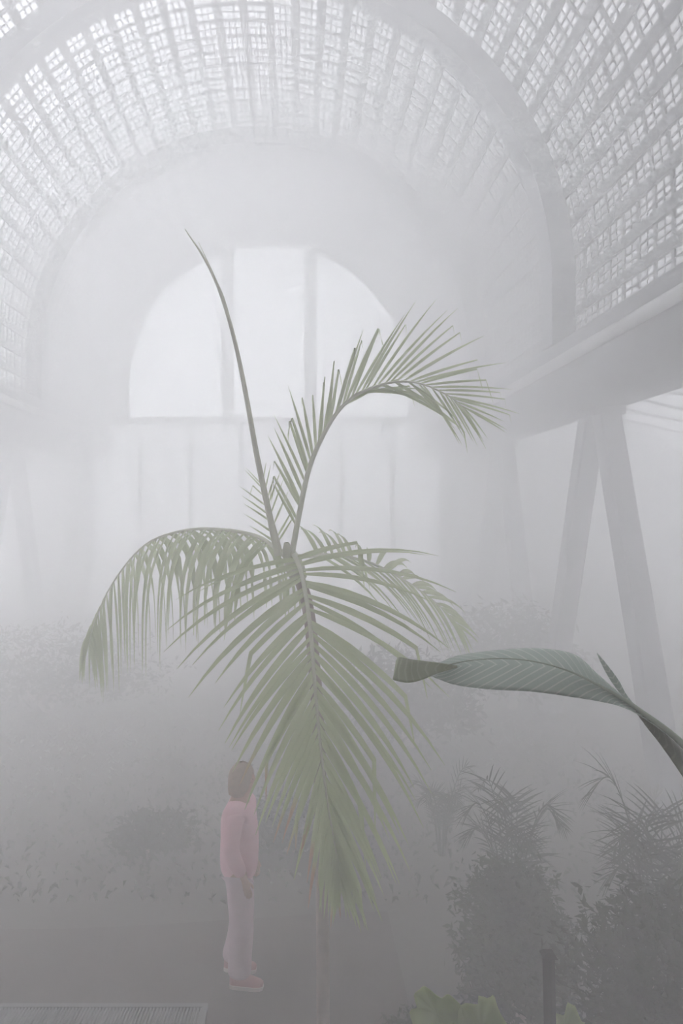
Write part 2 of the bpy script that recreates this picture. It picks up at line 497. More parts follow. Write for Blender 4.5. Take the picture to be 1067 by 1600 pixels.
# ------------------------------------------------------------------ plant materials
def mat_palm(name, c1, c2, dry):
    """leaf whose tips are dried where the mesh says so (point attribute 'dry')"""
    m = mat_leaf(name, c1, c2, 2.0, 0.5, 0.36, 0.4)
    nt = m.node_tree; b = nt.nodes['Principled BSDF']
    src = b.inputs['Base Color'].links[0].from_socket
    at = nt.nodes.new('ShaderNodeAttribute'); at.attribute_name = 'dry'
    mx = nt.nodes.new('ShaderNodeMix'); mx.data_type = 'RGBA'
    mx.inputs[7].default_value = (*dry, 1)
    nt.links.new(at.outputs['Fac'], mx.inputs[0]); nt.links.new(src, mx.inputs[6])
    for n in nt.nodes:
        if n.type in ('BSDF_PRINCIPLED', 'BSDF_TRANSLUCENT'):
            s = n.inputs['Base Color'] if n.type == 'BSDF_PRINCIPLED' else n.inputs['Color']
            nt.links.new(mx.outputs[2], s)
    return m

def mat_banana(name, c1, c2, vein):
    """broad leaf with pale side veins that follow the leaf's own coordinates (UV)"""
    m, nt, b, out = mat_base(name)
    uv = nt.nodes.new('ShaderNodeUVMap'); uv.uv_map = 'leaf'
    mp = nt.nodes.new('ShaderNodeMapping')
    wv = nt.nodes.new('ShaderNodeTexWave'); wv.wave_type = 'BANDS'; wv.bands_direction = 'X'
    wv.inputs['Scale'].default_value = 1.0; wv.inputs['Distortion'].default_value = 0.6; wv.inputs['Detail'].default_value = 1.0
    cr = nt.nodes.new('ShaderNodeValToRGB')
    cr.color_ramp.elements[0].position = 0.82; cr.color_ramp.elements[1].position = 0.99
    cr.color_ramp.elements[0].color = (0,0,0,1); cr.color_ramp.elements[1].color = (1,1,1,1)
    nz = nt.nodes.new('ShaderNodeTexNoise'); nz.inputs['Scale'].default_value = 5.0; nz.inputs['Detail'].default_value = 4.0
    tc = nt.nodes.new('ShaderNodeTexCoord')
    m1 = nt.nodes.new('ShaderNodeMix'); m1.data_type = 'RGBA'; m1.inputs[6].default_value = (*c1,1); m1.inputs[7].default_value = (*c2,1)
    m2 = nt.nodes.new('ShaderNodeMix'); m2.data_type = 'RGBA'; m2.inputs[7].default_value = (*vein,1)
    nt.links.new(uv.outputs[0], mp.inputs['Vector']); nt.links.new(mp.outputs[0], wv.inputs['Vector'])
    nt.links.new(wv.outputs['Fac'], cr.inputs['Fac'])
    nt.links.new(tc.outputs['Object'], nz.inputs['Vector']); nt.links.new(nz.outputs['Fac'], m1.inputs[0])
    nt.links.new(cr.outputs['Color'], m2.inputs[0]); nt.links.new(m1.outputs[2], m2.inputs[6])
    nt.links.new(m2.outputs[2], b.inputs['Base Color'])
    b.inputs['Roughness'].default_value = 0.42; b.inputs['Specular IOR Level'].default_value = 0.45
    tr = nt.nodes.new('ShaderNodeBsdfTranslucent'); nt.links.new(m2.outputs[2], tr.inputs['Color'])
    mx = nt.nodes.new('ShaderNodeMixShader'); mx.inputs['Fac'].default_value = 0.2
    nt.links.new(b.outputs[0], mx.inputs[1]); nt.links.new(tr.outputs[0], mx.inputs[2]); nt.links.new(mx.outputs[0], out.inputs['Surface'])
    return m

M.update({
 'palm':    mat_palm('palm_leaf', (0.54,0.62,0.36), (0.64,0.71,0.44), (0.66,0.44,0.32)),
 'rachis':  mat_noise('palm_rachis', (0.60,0.62,0.48), (0.70,0.71,0.56), 5.0, 0.5),
 'trunk':   mat_noise('palm_trunk', (0.34,0.27,0.24), (0.42,0.34,0.30), 14.0, 0.9, 0.6),
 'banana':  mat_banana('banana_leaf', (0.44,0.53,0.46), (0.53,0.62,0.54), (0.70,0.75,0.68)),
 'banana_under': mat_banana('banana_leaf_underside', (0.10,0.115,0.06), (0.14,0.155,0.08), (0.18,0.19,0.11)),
 'banana_tip': mat_banana('banana_leaf_tip', (0.42,0.47,0.32), (0.47,0.52,0.36), (0.52,0.57,0.42)),
 'midrib':  mat_noise('banana_midrib', (0.36,0.42,0.32), (0.44,0.50,0.40), 4.0, 0.5),
 'stalk':   mat_noise('banana_stalk', (0.09,0.12,0.05), (0.15,0.17,0.08), 4.0, 0.5),
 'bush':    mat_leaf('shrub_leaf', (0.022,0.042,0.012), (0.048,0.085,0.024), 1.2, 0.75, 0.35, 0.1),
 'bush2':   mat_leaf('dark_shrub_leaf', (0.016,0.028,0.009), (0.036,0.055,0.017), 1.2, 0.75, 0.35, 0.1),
 'lime':    mat_leaf('lime_leaf', (0.42,0.50,0.20), (0.52,0.60,0.27), 6.0, 0.55, 0.4),
 'wood':    mat_noise('stake_wood', (0.03,0.022,0.022), (0.05,0.036,0.034), 8.0, 0.85, 0.4),
 'flower':  mat_noise('pale_flower', (0.5,0.5,0.48), (0.65,0.65,0.62), 8.0, 0.7),
 'jacket':  mat_noise('pink_fleece', (0.86,0.50,0.57), (0.94,0.58,0.65), 9.0, 0.9, 0.4),
 'trouser': mat_noise('pale_pink_cotton', (0.66,0.49,0.55), (0.76,0.58,0.64), 9.0, 0.9, 0.4),
 'skin':    mat_noise('skin', (0.50,0.28,0.20), (0.56,0.33,0.24), 6.0, 0.55),
 'hair':    mat_noise('brown_hair', (0.34,0.24,0.17), (0.44,0.31,0.22), 20.0, 0.6, 0.4),
 'shoe':    mat_noise('pink_shoe', (0.45,0.16,0.17), (0.55,0.24,0.24), 9.0, 0.6),
 'sole':    mat_noise('white_sole', (0.72,0.62,0.58), (0.80,0.70,0.66), 9.0, 0.6),
})

# ------------------------------------------------------------------ ground details
mb = MB()
v, f = [], []
N = 40                                           # winding paved path, slightly proud of the soil
for i in range(N+1):
    x = -9 + 10.8*i/N
    w = 0.72
    yc = 5.72 + 0.10*math.sin(x*0.9) + 0.012*(x+1)**2
    for y in (yc-w, yc+w): v += [(x,y,0.0),(x,y,0.04)]
for i in range(N):
    a, b = i*4, i*4+4
    f += [(a+1,b+1,b+3,a+3),(a,b,b+1,a+1),(a+2,a+3,b+3,b+2)]
path = mesh_obj('path', v, f, M['paving'], floor)

g = tag(empty('drain_grate', (-1.2, 5.1, 0.04)), 'grey ribbed metal grate lying along the near edge of the path', 'grate')
mb = MB()
for y0, y1 in ((-0.30,-0.26),(0.20,0.24)): mb.box(-1.6,1.47,y0,y1,0,0.035)
for x0, x1 in ((-1.6,-1.56),(1.43,1.47)): mb.box(x0,x1,-0.26,0.20,0,0.035)
mb.build('grate_frame', M['grate'], g)
mb = MB()
for i in range(118):
    x = -1.56 + i*0.0254
    mb.add([(x-0.02,-0.26,0.002),(x-0.008,-0.26,0.002),(x-0.008,-0.26,0.03),(x-0.02,-0.26,0.03),
            (x+0.008,0.20,0.002),(x+0.02,0.20,0.002),(x+0.02,0.20,0.03),(x+0.008,0.20,0.03)],
           [(0,1,2,3),(4,7,6,5),(0,4,5,1),(1,5,6,2),(2,6,7,3),(3,7,4,0)])
tag(mb.build('grate_ribs', M['grate'], g), kind='stuff')

# ------------------------------------------------------------------ palm
def leaflet_geo(base, d, nrm, L, W, droop, kink=None, dry=0.0, nseg=7):
    """folded narrow blade: returns verts, faces, dryness per vertex"""
    p = Vector(base); d = Vector(d).normalized(); v = []; dr = []
    st = L/nseg
    for i in range(nseg+1):
        t = i/nseg
        side = d.cross(nrm)
        if side.length < 1e-4: side = Vector((1,0,0))
        side.normalize(); n = side.cross(d).normalized()
        w = W*0.5*(min(1.0, 0.45 + 2.6*t) * (1 - t**2.2))
        if i == nseg: w = W*0.02
        v += [p - side*w + n*w*0.45, p, p + side*w + n*w*0.45]
        x = max(0.0, min(1.0, (t-(1-dry))/0.08)) if dry > 0 else 0.0
        dr += [x]*3
        if kink and abs(t-kink) < 0.5/nseg:
            d = (d*0.25 + Vector((random.uniform(-.12,.12), random.uniform(-.1,.1), -1))).normalized()
        d = (d + Vector((0,0,-1))*droop*st*(0.4+1.4*t)).normalized()
        p = p + d*st
    f = []
    for i in range(nseg):
        a = i*3
        f += [(a,a+1,a+4,a+3),(a+1,a+2,a+5,a+4)]
    return v, f, dr

def rachis_tube(pts, r0, r1, n=7):
    mb = MB(); m = len(pts)
    mb.tube(pts, [r0 + (r1-r0)*i/(m-1) for i in range(m)], n)
    return mb

def frond(parent, ctrl, N, n, lens, angs, W, droop, sides=(1,-1), t0=0.03, kinkp=0.0, dryp=0.0, elev=0.0,
          r0=0.016, r1=0.003, jit=0.06, joined=False, mat='palm', pmat='rachis', side_scale=(1,1), angs2=None, nseg=7, origin=None, kinkr=(.5,.78)):
    pts = spline(ctrl, 40)
    o3 = origin or Vector((0,0,0))
    rel = [p - o3 for p in pts]
    mb = rachis_tube(rel, r0, r1)
    fr = mb.build('frond', M[pmat], parent, True)
    allv, allf, alld = [], [], []
    for i in range(n):
        t = t0 + (1-t0)*(i+0.5)/n
        for s in sides:
            tt = min(0.999, max(0, t + random.uniform(-.3,.3)/n))
            k = tt*39; j = min(38, int(k)); base = rel[j].lerp(rel[j+1], k-j)
            T = (rel[min(39,j+2)] - rel[max(0,j-1)]).normalized()
            Nn = (N - T*N.dot(T)).normalized(); S = T.cross(Nn)
            tab = angs if (s == sides[0] or angs2 is None) else angs2
            al = math.radians(lerp_table(tab, tt)) + random.uniform(-jit, jit)
            be = elev + random.uniform(-.12, .12)
            d = T*math.cos(al) + (S*s*math.cos(be) + Nn*math.sin(be))*math.sin(al)
            L = lerp_table(lens, tt)*random.uniform(0.88, 1.1)*((side_scale[0] if s == 1 else side_scale[1]) if tt > .2 else 1.0)
            kk = random.uniform(*kinkr) if random.random() < kinkp else None
            dd = random.uniform(0.15,0.4) if (tt > .35 and s == 1 and random.random() < 2.2*dryp) else 0.0
            v, f, dr = leaflet_geo(base, d, Nn, L, W*random.uniform(.85,1.12)*min(1, 0.45+L/1.0)*(1-.3*tt), droop, kk, dd, nseg)
            if joined:
                b = len(allv); allv += v; allf += [tuple(q+b for q in x) for x in f]; alld += dr
            else:
                lf = mesh_obj('leaflet', v, f, M[mat], fr, True)
                at = lf.data.attributes.new('dry', 'FLOAT', 'POINT'); at.data.foreach_set('value', dr)
    if joined:
        lf = mesh_obj('leaflets', allv, allf, M[mat], fr, True); lf['kind'] = 'stuff'
        at = lf.data.attributes.new('dry', 'FLOAT', 'POINT'); at.data.foreach_set('value', alld)
    return fr

PO = Vector((CX + (505-VPX)/F_PX*4.65, 4.65, 0.0))
palm = tag(empty('palm_tree', PO), 'tall slender palm with drooping feathery fronds in the middle of the fog', 'palm tree')
pts = spline([PO, P(504,1450,4.62), P(499,1180,4.58), P(490,1030,4.5), P(479,940,4.44), P(458,882,4.38)], 30)
mb = MB(); mb.tube([p-PO for p in pts], [0.044*(1-0.2*i/29) for i in range(30)], 12)
mb.build('trunk', M['trunk'], palm, True)
mb = MB(); mb.tube([q-PO for q in spline([P(468,905,4.40),P(458,880,4.38),P(450,860,4.36),P(447,848,4.35)], 10)], [0.05,.058,.062,.058,.052,.045,.038,.03,.022,.015], 10)
mb.build('crown_shaft', M['rachis'], palm, True)
NF = Vector((0,-1,0.35))
# frond hanging towards the viewer
frond(palm, [P(460,868,4.3),P(472,900,4.12),P(484,975,3.92),P(491,1060,3.77),P(499,1150,3.67),P(511,1250,3.60),P(525,1330,3.56),P(531,1375,3.55)],
      NF, 44, [(0,.66),(.08,.82),(.2,.94),(.45,.88),(.7,.62),(.9,.36),(1,.2)], [(0,96),(.06,86),(.15,66),(.3,46),(.5,31),(.75,19),(1,8)],
      0.046, 0.55, kinkp=0.16, dryp=0.22, elev=0.10, origin=PO, t0=0.015, side_scale=(.80,1.0))
# frond standing up and bowing to the right: upper row, then lower row of leaflets
frond(palm, [P(455,872,4.34),P(468,800,4.36),P(482,735,4.38),P(500,690,4.40),P(526,645,4.40),P(560,615,4.38),P(608,598,4.33),P(652,598,4.28),P(700,618,4.22),P(728,640,4.18)],
      Vector((0.1,-1,0.15)), 42, [(0,.36),(.2,.48),(.33,.46),(.45,.54),(.55,.60),(.7,.58),(.88,.42),(1,.24)], [(0,40),(.22,36),(.32,20),(.45,24),(.6,38),(.8,32),(1,12)],
      0.028, 0.25, sides=(-1,), t0=0.06, kinkp=0.4, elev=0.05, origin=PO, r0=0.019, r1=.002, kinkr=(.72,.9))
frond(palm, [P(457,872,4.35),P(470,800,4.37),P(484,735,4.39),P(502,690,4.41),P(528,645,4.41),P(562,615,4.39),P(609,599,4.34),P(653,599,4.29),P(701,619,4.23),P(729,641,4.19)],
      Vector((0.1,-1,0.15)), 22, [(0,.2),(.5,.40),(.7,.50),(.9,.38),(1,.22)], [(0,25),(.5,14),(.65,36),(.85,32),(1,10)],
      0.026, 0.5, sides=(1,), t0=0.48, kinkp=0.1, elev=0.05, origin=PO, r0=0.010, r1=.002)
# frond arching over to the left, leaflets hanging
frond(palm, [P(440,866,4.40),P(402,838,4.75),P(340,827,5.15),P(282,830,5.5),P(226,852,5.75),P(180,905,5.9),P(150,965,6.0),P(138,1010,6.05)],
      Vector((0.1,-0.5,0.9)), 42, [(0,.40),(.2,.76),(.5,1.1),(.8,.8),(1,.35)], [(0,85),(.3,84),(.6,70),(1,26)],
      0.070, 6.0, t0=0.06, elev=-0.45, origin=PO)
# frond arching away to the right
frond(palm, [P(462,870,4.40),P(520,868,4.75),P(580,880,5.2),P(640,912,5.5),P(690,950,5.7),P(722,985,5.8)],
      Vector((0.1,-0.7,0.7)), 24, [(0,.45),(.3,.75),(.6,.66),(1,.25)], [(0,66),(.4,44),(1,16)],
      0.056, 0.9, t0=0.1, elev=0.05, origin=PO)
# young frond behind the crown
frond(palm, [P(440,868,4.40),P(430,828,4.42),P(418,785,4.45),P(408,750,4.47)], Vector((0.2,-1,0.1)), 8,
      [(0,.24),(.5,.26),(1,.15)], [(0,48),(1,26)], 0.022, 0.3, t0=0.1, kinkp=0.3, origin=PO, r0=0.012)
# unopened spear
sp = spline([P(434,868,4.32),P(420,800,4.32),P(402,715,4.31),P(382,605,4.29),P(364,522,4.27),P(342,452,4.25),P(318,402,4.23),P(289,358,4.21)], 40)
mb = MB(); mb.tube([p-PO for p in sp], [0.019*(1-i/39)**0.75+0.0025 for i in range(40)], 7)
spear = mb.build('spear_leaf', M['rachis'], palm, True)
sp2 = spline([P(362,515,4.265),P(350,468,4.255),P(332,425,4.24),P(310,378,4.23)], 16)
mb = MB(); mb.tube([p-PO for p in sp2], [0.008*(1-i/15)+0.0015 for i in range(16)], 6)
mb.build('split_tip', M['rachis'], spear, True)

# ------------------------------------------------------------------ banana plant on the right
BO = Vector((CX+1.27, 1.78, 0.0))
ban = tag(empty('banana_plant', BO), 'banana plant reaching one long folded grey-green leaf in from the right', 'banana plant')
def strip_leaf(name, rows, mat, parent, ns=48, nv=10, ripple=0.004, nveins=30, skew=0.25, th=0.0015):
    """rows: stations of [upper, (mid), lower] points in space"""
    k = len(rows[0])
    lines = [spline([r[c] for r in rows], ns) for c in range(k)]
    v, f, uvs = [], [], []
    for i in range(ns):
        a = [l[i] for l in lines]
        for j in range(nv+1):
            u = j/nv
            if k == 3:
                p = a[0]*((1-u)*(1-2*u)) + a[1]*(4*u*(1-u)) + a[2]*(u*(2*u-1))
            else:
                p = a[0].lerp(a[1], u)
            s = i/(ns-1) + skew*abs(u-0.5)*2*0.35
            p = p + Vector((0,-1,0.5))*ripple*math.sin(2*PI*nveins*s)*math.sin(PI*min(1,max(0,u)))**0.5
            v.append(p-BO); uvs.append((s*nveins/1.0*0.314*1.0, u))
    for i in range(ns-1):
        for j in range(nv):
            q = i*(nv+1)+j
            f.append((q,q+1,q+nv+2,q+nv+1))
    o = mesh_obj(name, v, f, mat, parent, True)
    uvl = o.data.uv_layers.new(name='leaf')
    for lp in o.data.loops: uvl.data[lp.index].uv = uvs[lp.vertex_index]
    md = o.modifiers.new('thickness', 'SOLIDIFY'); md.thickness = th
    return o
def Q(x, y, d): return P(x, y, d)
blade = strip_leaf('leaf_blade', [
 [Q(684,1036,2.06), Q(690,1046,2.00), Q(674,1057,1.99)],
 [Q(720,1023,2.08), Q(728,1040,2.00), Q(712,1070,1.96)],
 [Q(788,1014.5,2.08), Q(785,1038,1.97), Q(768,1077,1.91)],
 [Q(846,1013,2.05), Q(842,1040,1.93), Q(830,1080.5,1.87)],
 [Q(898,1023,1.98), Q(892,1050,1.89), Q(888,1088,1.84)],
 [Q(936,1055,1.92), Q(932,1072,1.86), Q(938,1096,1.82)],
 [Q(964,1079,1.86), Q(962,1088,1.83), Q(968,1103,1.80)],
 [Q(992,1101,1.82), Q(992,1107,1.81), Q(995,1115,1.79)],
 [Q(1030,1131,1.79), Q(1030,1135,1.785), Q(1030,1139,1.78)],
 [Q(1067,1159,1.77), Q(1067,1164,1.765), Q(1067,1171,1.76)],
 [Q(1130,1240,1.76), Q(1128,1246,1.755), Q(1124,1252,1.75)]], M['banana'], ban, 90, 14)
mr_ = spline([Q(690,1041,1.985),Q(735,1032,1.985),Q(790,1029,1.965),Q(842,1035,1.915),Q(890,1049,1.875),Q(932,1069,1.85),Q(965,1087,1.82),Q(995,1107,1.80),Q(1067,1163,1.758),Q(1128,1245,1.75)], 50)
mb = MB(); mb.tube([p-BO for p in mr_], [0.0016+0.010*(i/49)**3 for i in range(50)], 8)
mb.build('midrib', M['midrib'], blade, True)
strip_leaf('folded_tip', [
 [Q(714,1040,1.975), Q(714,1043,1.975)], [Q(690,1036,1.965), Q(684,1052,1.955)], [Q(655,1032,1.955), Q(660,1062,1.935)],
 [Q(638,1029.5,1.96), Q(638,1067,1.935)], [Q(624,1027,1.975), Q(616,1063,1.955)], [Q(619,1033,1.99), Q(615,1060,1.985)]],
 M['banana_tip'], ban, 30, 8, 0.002, 10, 0.1)
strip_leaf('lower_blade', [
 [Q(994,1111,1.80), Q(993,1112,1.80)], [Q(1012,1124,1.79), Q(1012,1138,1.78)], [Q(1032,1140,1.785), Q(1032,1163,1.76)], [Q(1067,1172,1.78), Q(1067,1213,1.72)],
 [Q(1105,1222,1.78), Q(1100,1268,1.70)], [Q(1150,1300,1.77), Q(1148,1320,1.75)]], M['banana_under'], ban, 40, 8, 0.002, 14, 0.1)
strip_leaf('torn_strip', [
 [Q(933,1020,1.86), Q(932.5,1021,1.86)], [Q(949,1039,1.85), Q(942,1042,1.85)], [Q(966,1062,1.835), Q(956,1066,1.835)],
 [Q(978,1084,1.82), Q(971,1086,1.82)], [Q(992,1102,1.81), Q(987,1102,1.81)]], M['banana'], ban, 24, 4, 0.0, 10, 0.1)
mb = MB(); st = spline([Q(1125,1243,1.76), Q(1180,1330,1.77), BO+Vector((0,0,2.4)), BO+Vector((.02,0,1.2)), BO], 30)
mb.tube([p-BO for p in st], [0.012+0.075*min(1,(i/12))**1.3 for i in range(30)], 12)
mb.build('stem', M['stalk'], ban, True)

# ------------------------------------------------------------------ shrubs and clumps in the fog
def leaf_cloud(mb, c, r, n, size, rnd, lump=0.6):
    for _ in range(n):
        while True:
            d = Vector((rnd.gauss(0,1), rnd.gauss(0,1), rnd.gauss(0,1)))
            if d.length > 1e-3: break
        d.normalize()
        if d.z < -0.35: d.z = -d.z
        k = 1 + lump*noise.noise(d*2.2 + c*0.7) + rnd.uniform(-.35, .12) + (rnd.uniform(0,.3) if rnd.random() < .12 else 0)
        p = c + Vector((d.x*r.x, d.y*r.y, d.z*r.z))*k
        if p.z < 0.05: p.z = 0.05 + rnd.random()*0.2
        a = Vector((rnd.gauss(0,1), rnd.gauss(0,1), rnd.gauss(0,.6)-.2)).normalized()
        b = a.cross(d + Vector((rnd.gauss(0,.4), rnd.gauss(0,.4), .3)))
        if b.length < 1e-3: continue
        b.normalize(); s = size*rnd.uniform(.6,1.3); nn = a.cross(b)
        mb.add([p, p+a*s*.5+b*s*.2+nn*s*.05, p+a*s, p+a*s*.5-b*s*.2+nn*s*.05], [(0,1,2),(0,2,3)])
def shrub(name, label, base, r, n, size, mat, seed, cat='shrub', group=None):
    rnd = random.Random(seed)
    o = tag(empty(name, base), label, cat, group)
    mb = MB(); leaf_cloud(mb, Vector((0,0,r.z*0.62)), Vector((r.x, r.y, r.z*0.5)), n, size, rnd)
    leaf_cloud(mb, Vector((r.x*.35,-r.y*.2,r.z*0.36)), Vector((r.x*.7, r.y*.7, r.z*0.36)), n//2, size, rnd)
    leaf_cloud(mb, Vector((-r.x*.35,-r.y*.2,r.z*0.36)), Vector((r.x*.7, r.y*.7, r.z*0.36)), n//2, size, rnd)
    tag(mb.build('foliage', M[mat], o), kind='stuff')
    for k in range(5):
        a = 2*PI*k/5 + rnd.random(); mb = MB()
        e = Vector((math.cos(a)*r.x*.6, math.sin(a)*r.y*.6, r.z*.8))
        mb.tube(spline([(0.05*math.cos(a),.05*math.sin(a),0), e*0.45+Vector((0,0,.08)), e], 8), [0.03,.027,.024,.02,.017,.014,.01,.006], 6)
        mb.build('stem', M['trunk'], o, True)
    return o
def gp(px, D): return Vector((CX + (px-VPX)/F_PX*D, D, 0))
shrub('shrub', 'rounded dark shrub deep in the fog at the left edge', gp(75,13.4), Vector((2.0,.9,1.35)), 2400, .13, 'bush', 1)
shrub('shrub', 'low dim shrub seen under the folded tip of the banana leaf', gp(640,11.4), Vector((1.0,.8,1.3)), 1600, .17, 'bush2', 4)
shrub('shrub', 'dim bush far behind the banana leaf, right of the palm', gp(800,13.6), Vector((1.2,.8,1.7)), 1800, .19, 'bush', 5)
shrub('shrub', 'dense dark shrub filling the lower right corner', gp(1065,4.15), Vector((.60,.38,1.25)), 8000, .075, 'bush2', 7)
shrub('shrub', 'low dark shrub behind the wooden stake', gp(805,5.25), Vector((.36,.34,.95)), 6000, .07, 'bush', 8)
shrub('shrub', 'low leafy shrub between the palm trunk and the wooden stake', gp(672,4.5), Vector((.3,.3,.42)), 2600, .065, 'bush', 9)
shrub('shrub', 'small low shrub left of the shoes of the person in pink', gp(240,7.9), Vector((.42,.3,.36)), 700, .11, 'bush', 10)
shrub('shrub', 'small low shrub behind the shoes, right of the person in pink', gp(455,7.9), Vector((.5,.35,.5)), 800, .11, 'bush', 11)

def clump(name, label, base, n, L, mat, seed, cat, spread=1.0, W=.03, upright=.9):
    rnd = random.Random(seed); st_ = random.getstate(); random.seed(seed)
    o = tag(empty(name, base), label, cat)
    for k in range(n):
        a = 2*PI*k/n + rnd.uniform(-.3,.3); l = L*rnd.uniform(.75,1.1)
        d = Vector((math.cos(a), math.sin(a), 0)); u = upright*rnd.uniform(.8,1.15)
        ctrl = [base+d*.03, base+d*l*.25*spread+Vector((0,0,l*.45*u)), base+d*l*.55*spread+Vector((0,0,l*.68*u)), base+d*l*.85*spread+Vector((0,0,l*.62*u))]
        frond(o, ctrl, Vector((0,0,1)), 16, [(0,.10*L),(.3,.2*L),(.7,.2*L),(1,.08*L)], [(0,70),(1,30)], W, 1.0, t0=.2, joined=True, mat=mat, pmat='bush', origin=base, r0=.008, r1=.002, nseg=4)
    random.setstate(st_)
    return o
clump('fern_clump', 'tall dark feathery clump rising over the shrub in the lower right corner', gp(1030,5.35), 15, 1.75, 'bush2', 21, 'fern', .34, .030, 1.30)
clump('fern_clump', 'dark feathery clump rising behind the wooden stake', gp(800,6.15), 13, 1.4, 'bush2', 22, 'fern', .36, .028, 1.25)
clump('fern_clump', 'smaller feathery clump between the palm frond and the clump behind the stake', gp(690,7.8), 11, 1.0, 'bush2', 23, 'fern', .45, .026, 1.15)
fb = gp(1022,7.35)
fl = tag(empty('flowering_stalk', fb), 'pale spiky flower standing by the base of the right slanting leg', 'flower')
mb = MB(); mb.tube([(0,0,0),(.02,0,.5),(0,0,.80)], [.012,.010,.008], 6); mb.build('stem', M['stalk'], fl, True)
for k in range(9):
    a = PI*(k/8) ; rr = random.uniform(.10,.17)
    mb = MB(); d = Vector((math.cos(a)*rr, random.uniform(-.05,.05), .06+math.sin(a)*rr))
    mb.tube([(0,0,.79), Vector((0,0,.8))+d*.6, Vector((0,0,.8))+d], [.004,.013,.002], 5); mb.build('petal', M['flower'], fl, True)

# low ground cover beyond the path
rnd = random.Random(5); mb = MB()
for _ in range(6000):
    y = 6.8 + 6.5*rnd.random(); x = rnd.uniform(-8, 6)
    p = Vector((x, y, .0)); h_ = rnd.uniform(.035,.09); a = rnd.uniform(0, 2*PI)
    d = Vector((math.cos(a), math.sin(a), 0)); s = Vector((-d.y, d.x, 0))*h_*.28
    q = p + d*h_*.35 + Vector((0,0,h_*.8)); e = p + d*h_*.95 + Vector((0,0,h_*.75))
    mb.add([p, q-s, e, q+s], [(0,1,2),(0,2,3)])
tag(mb.build('ground_cover', M['bush'], floor), kind='stuff')

# ------------------------------------------------------------------ lime-green plant and stake at the bottom
def ruffled_leaf(parent, org, tip, base, width, lobes, seed, bowl=.06):
    """broad leaf with wavy lobed rim between base (stalk end) and tip"""
    rnd = random.Random(seed); ax = tip-base; L = ax.length; u = ax.normalized()
    fwd = Vector((0,-1,.35)); s = u.cross(fwd).normalized(); n = s.cross(u).normalized()
    N_, R_ = 48, 6
    c = base + ax*.48; v = [c-org+n*(-bowl*.3)]; f = []
    ph = rnd.random()*6
    for r in range(1, R_+1):
        q = r/R_
        for k in range(N_):
            a = 2*PI*k/N_
            rad = 1 + q*(.09*math.sin(lobes*a+ph) + .025*math.sin(2.3*lobes*a+1.3*ph)) 
            notch = 1 - .45*math.exp(-((a-PI)/.35)**2)
            x = math.cos(a)*L*.52*q*rad*notch; y = math.sin(a)*width*.5*q*rad*(1+.15*math.cos(a+2.6))
            z = bowl*(q*q) + q*q*.022*math.sin(lobes*a*1.5+ph) - abs(math.sin(a))*0.0
            v.append(c - org + u*x + s*y + n*z)
    for k in range(N_): f.append((0, 1+k, 1+(k+1)%N_))
    for r in range(R_-1):
        for k in range(N_):
            a_ = 1+r*N_+k; b_ = 1+r*N_+(k+1)%N_
            f.append((a_, a_+N_, b_+N_, b_))
    o = mesh_obj('leaf', v, f, M['lime'], parent, True)
    md = o.modifiers.new('thickness', 'SOLIDIFY'); md.thickness = .002
    g0 = (base - org); mb = MB()
    mb.tube(spline([g0+u*.02, g0-u*.12+Vector((0,0,-.1)), Vector((g0.x*.3,g0.y*.3,g0.z*.4)), Vector((0,0,0))], 12), [.006,.007,.007,.008,.008,.009,.009,.01,.01,.011,.012,.012], 6)
    mb.build('leaf_stalk', M['stalk'], o, True)
LO = gp(720,3.5)
lp = tag(empty('broadleaf_plant', LO), 'plant with big ruffled lime-green leaves left of the wooden stake', 'plant')
ruffled_leaf(lp, LO, P(640,1538,3.42), P(722,1628,3.55), .24, 5, 1)
ruffled_leaf(lp, LO, P(742,1542,3.50), P(762,1680,3.55), .30, 5, 2)
ruffled_leaf(lp, LO, P(688,1585,3.36), P(725,1680,3.5), .22, 5, 4)
LO2 = gp(885,3.6)
lp2 = tag(empty('broadleaf_plant', LO2), 'single ruffled lime-green leaf right behind the wooden stake', 'plant')
ruffled_leaf(lp2, LO2, P(884,1556,3.62), P(880,1660,3.66), .19, 5, 3)
SB = gp(868,3.4)
stake = empty('wooden_stake', SB)
tag(stake, 'dark brown square wooden stake standing upright in the bed', 'stake')
mb = MB(); leg_bar(mb, (0,0,0), P(857,1493,3.4)-SB, .030, .030)
sh = mb.build('shaft', M['wood'], stake)
mb = MB(); tp_ = P(857,1493,3.4)-SB
mb.add([tp_+Vector((x*.034,y*.034,0)) for x,y in ((-1,-1),(1,-1),(1,1),(-1,1))]+[tp_+Vector((x*.022,y*.022,.018)) for x,y in ((-1,-1),(1,-1),(1,1),(-1,1))],
       [(0,3,2,1),(4,5,6,7),(0,1,5,4),(1,2,6,5),(2,3,7,6),(3,0,4,7)])
mb.build('cap', M['wood'], stake)

# ------------------------------------------------------------------ person
def skin_mesh(name, pts, edges, mat, parent, root=0, sub=2):
    bm = bmesh.new(); lay = bm.verts.layers.skin.verify()
    vs_ = []
    for i, (p, r) in enumerate(pts):
        v_ = bm.verts.new(p); v_[lay].radius = r if isinstance(r, tuple) else (r, r); v_[lay].use_root = (i == root); vs_.append(v_)
    for a, b in edges: bm.edges.new((vs_[a], vs_[b]))
    me = bpy.data.meshes.new(name); bm.to_mesh(me); bm.free()
    me.materials.append(mat)
    o = bpy.data.objects.new(name, me); COL.objects.link(o); o.parent = parent
    md = o.modifiers.new('skin', 'SKIN'); md.use_smooth_shade = True
    md = o.modifiers.new('smooth', 'SUBSURF'); md.levels = sub; md.render_levels = sub
    return o
PB = gp(376, 5.68); PB.z = 0.045
person = tag(empty('person', PB, -0.12), 'person in a pink jacket and pale trousers standing sideways on the path', 'person')
pts, eds = [], []
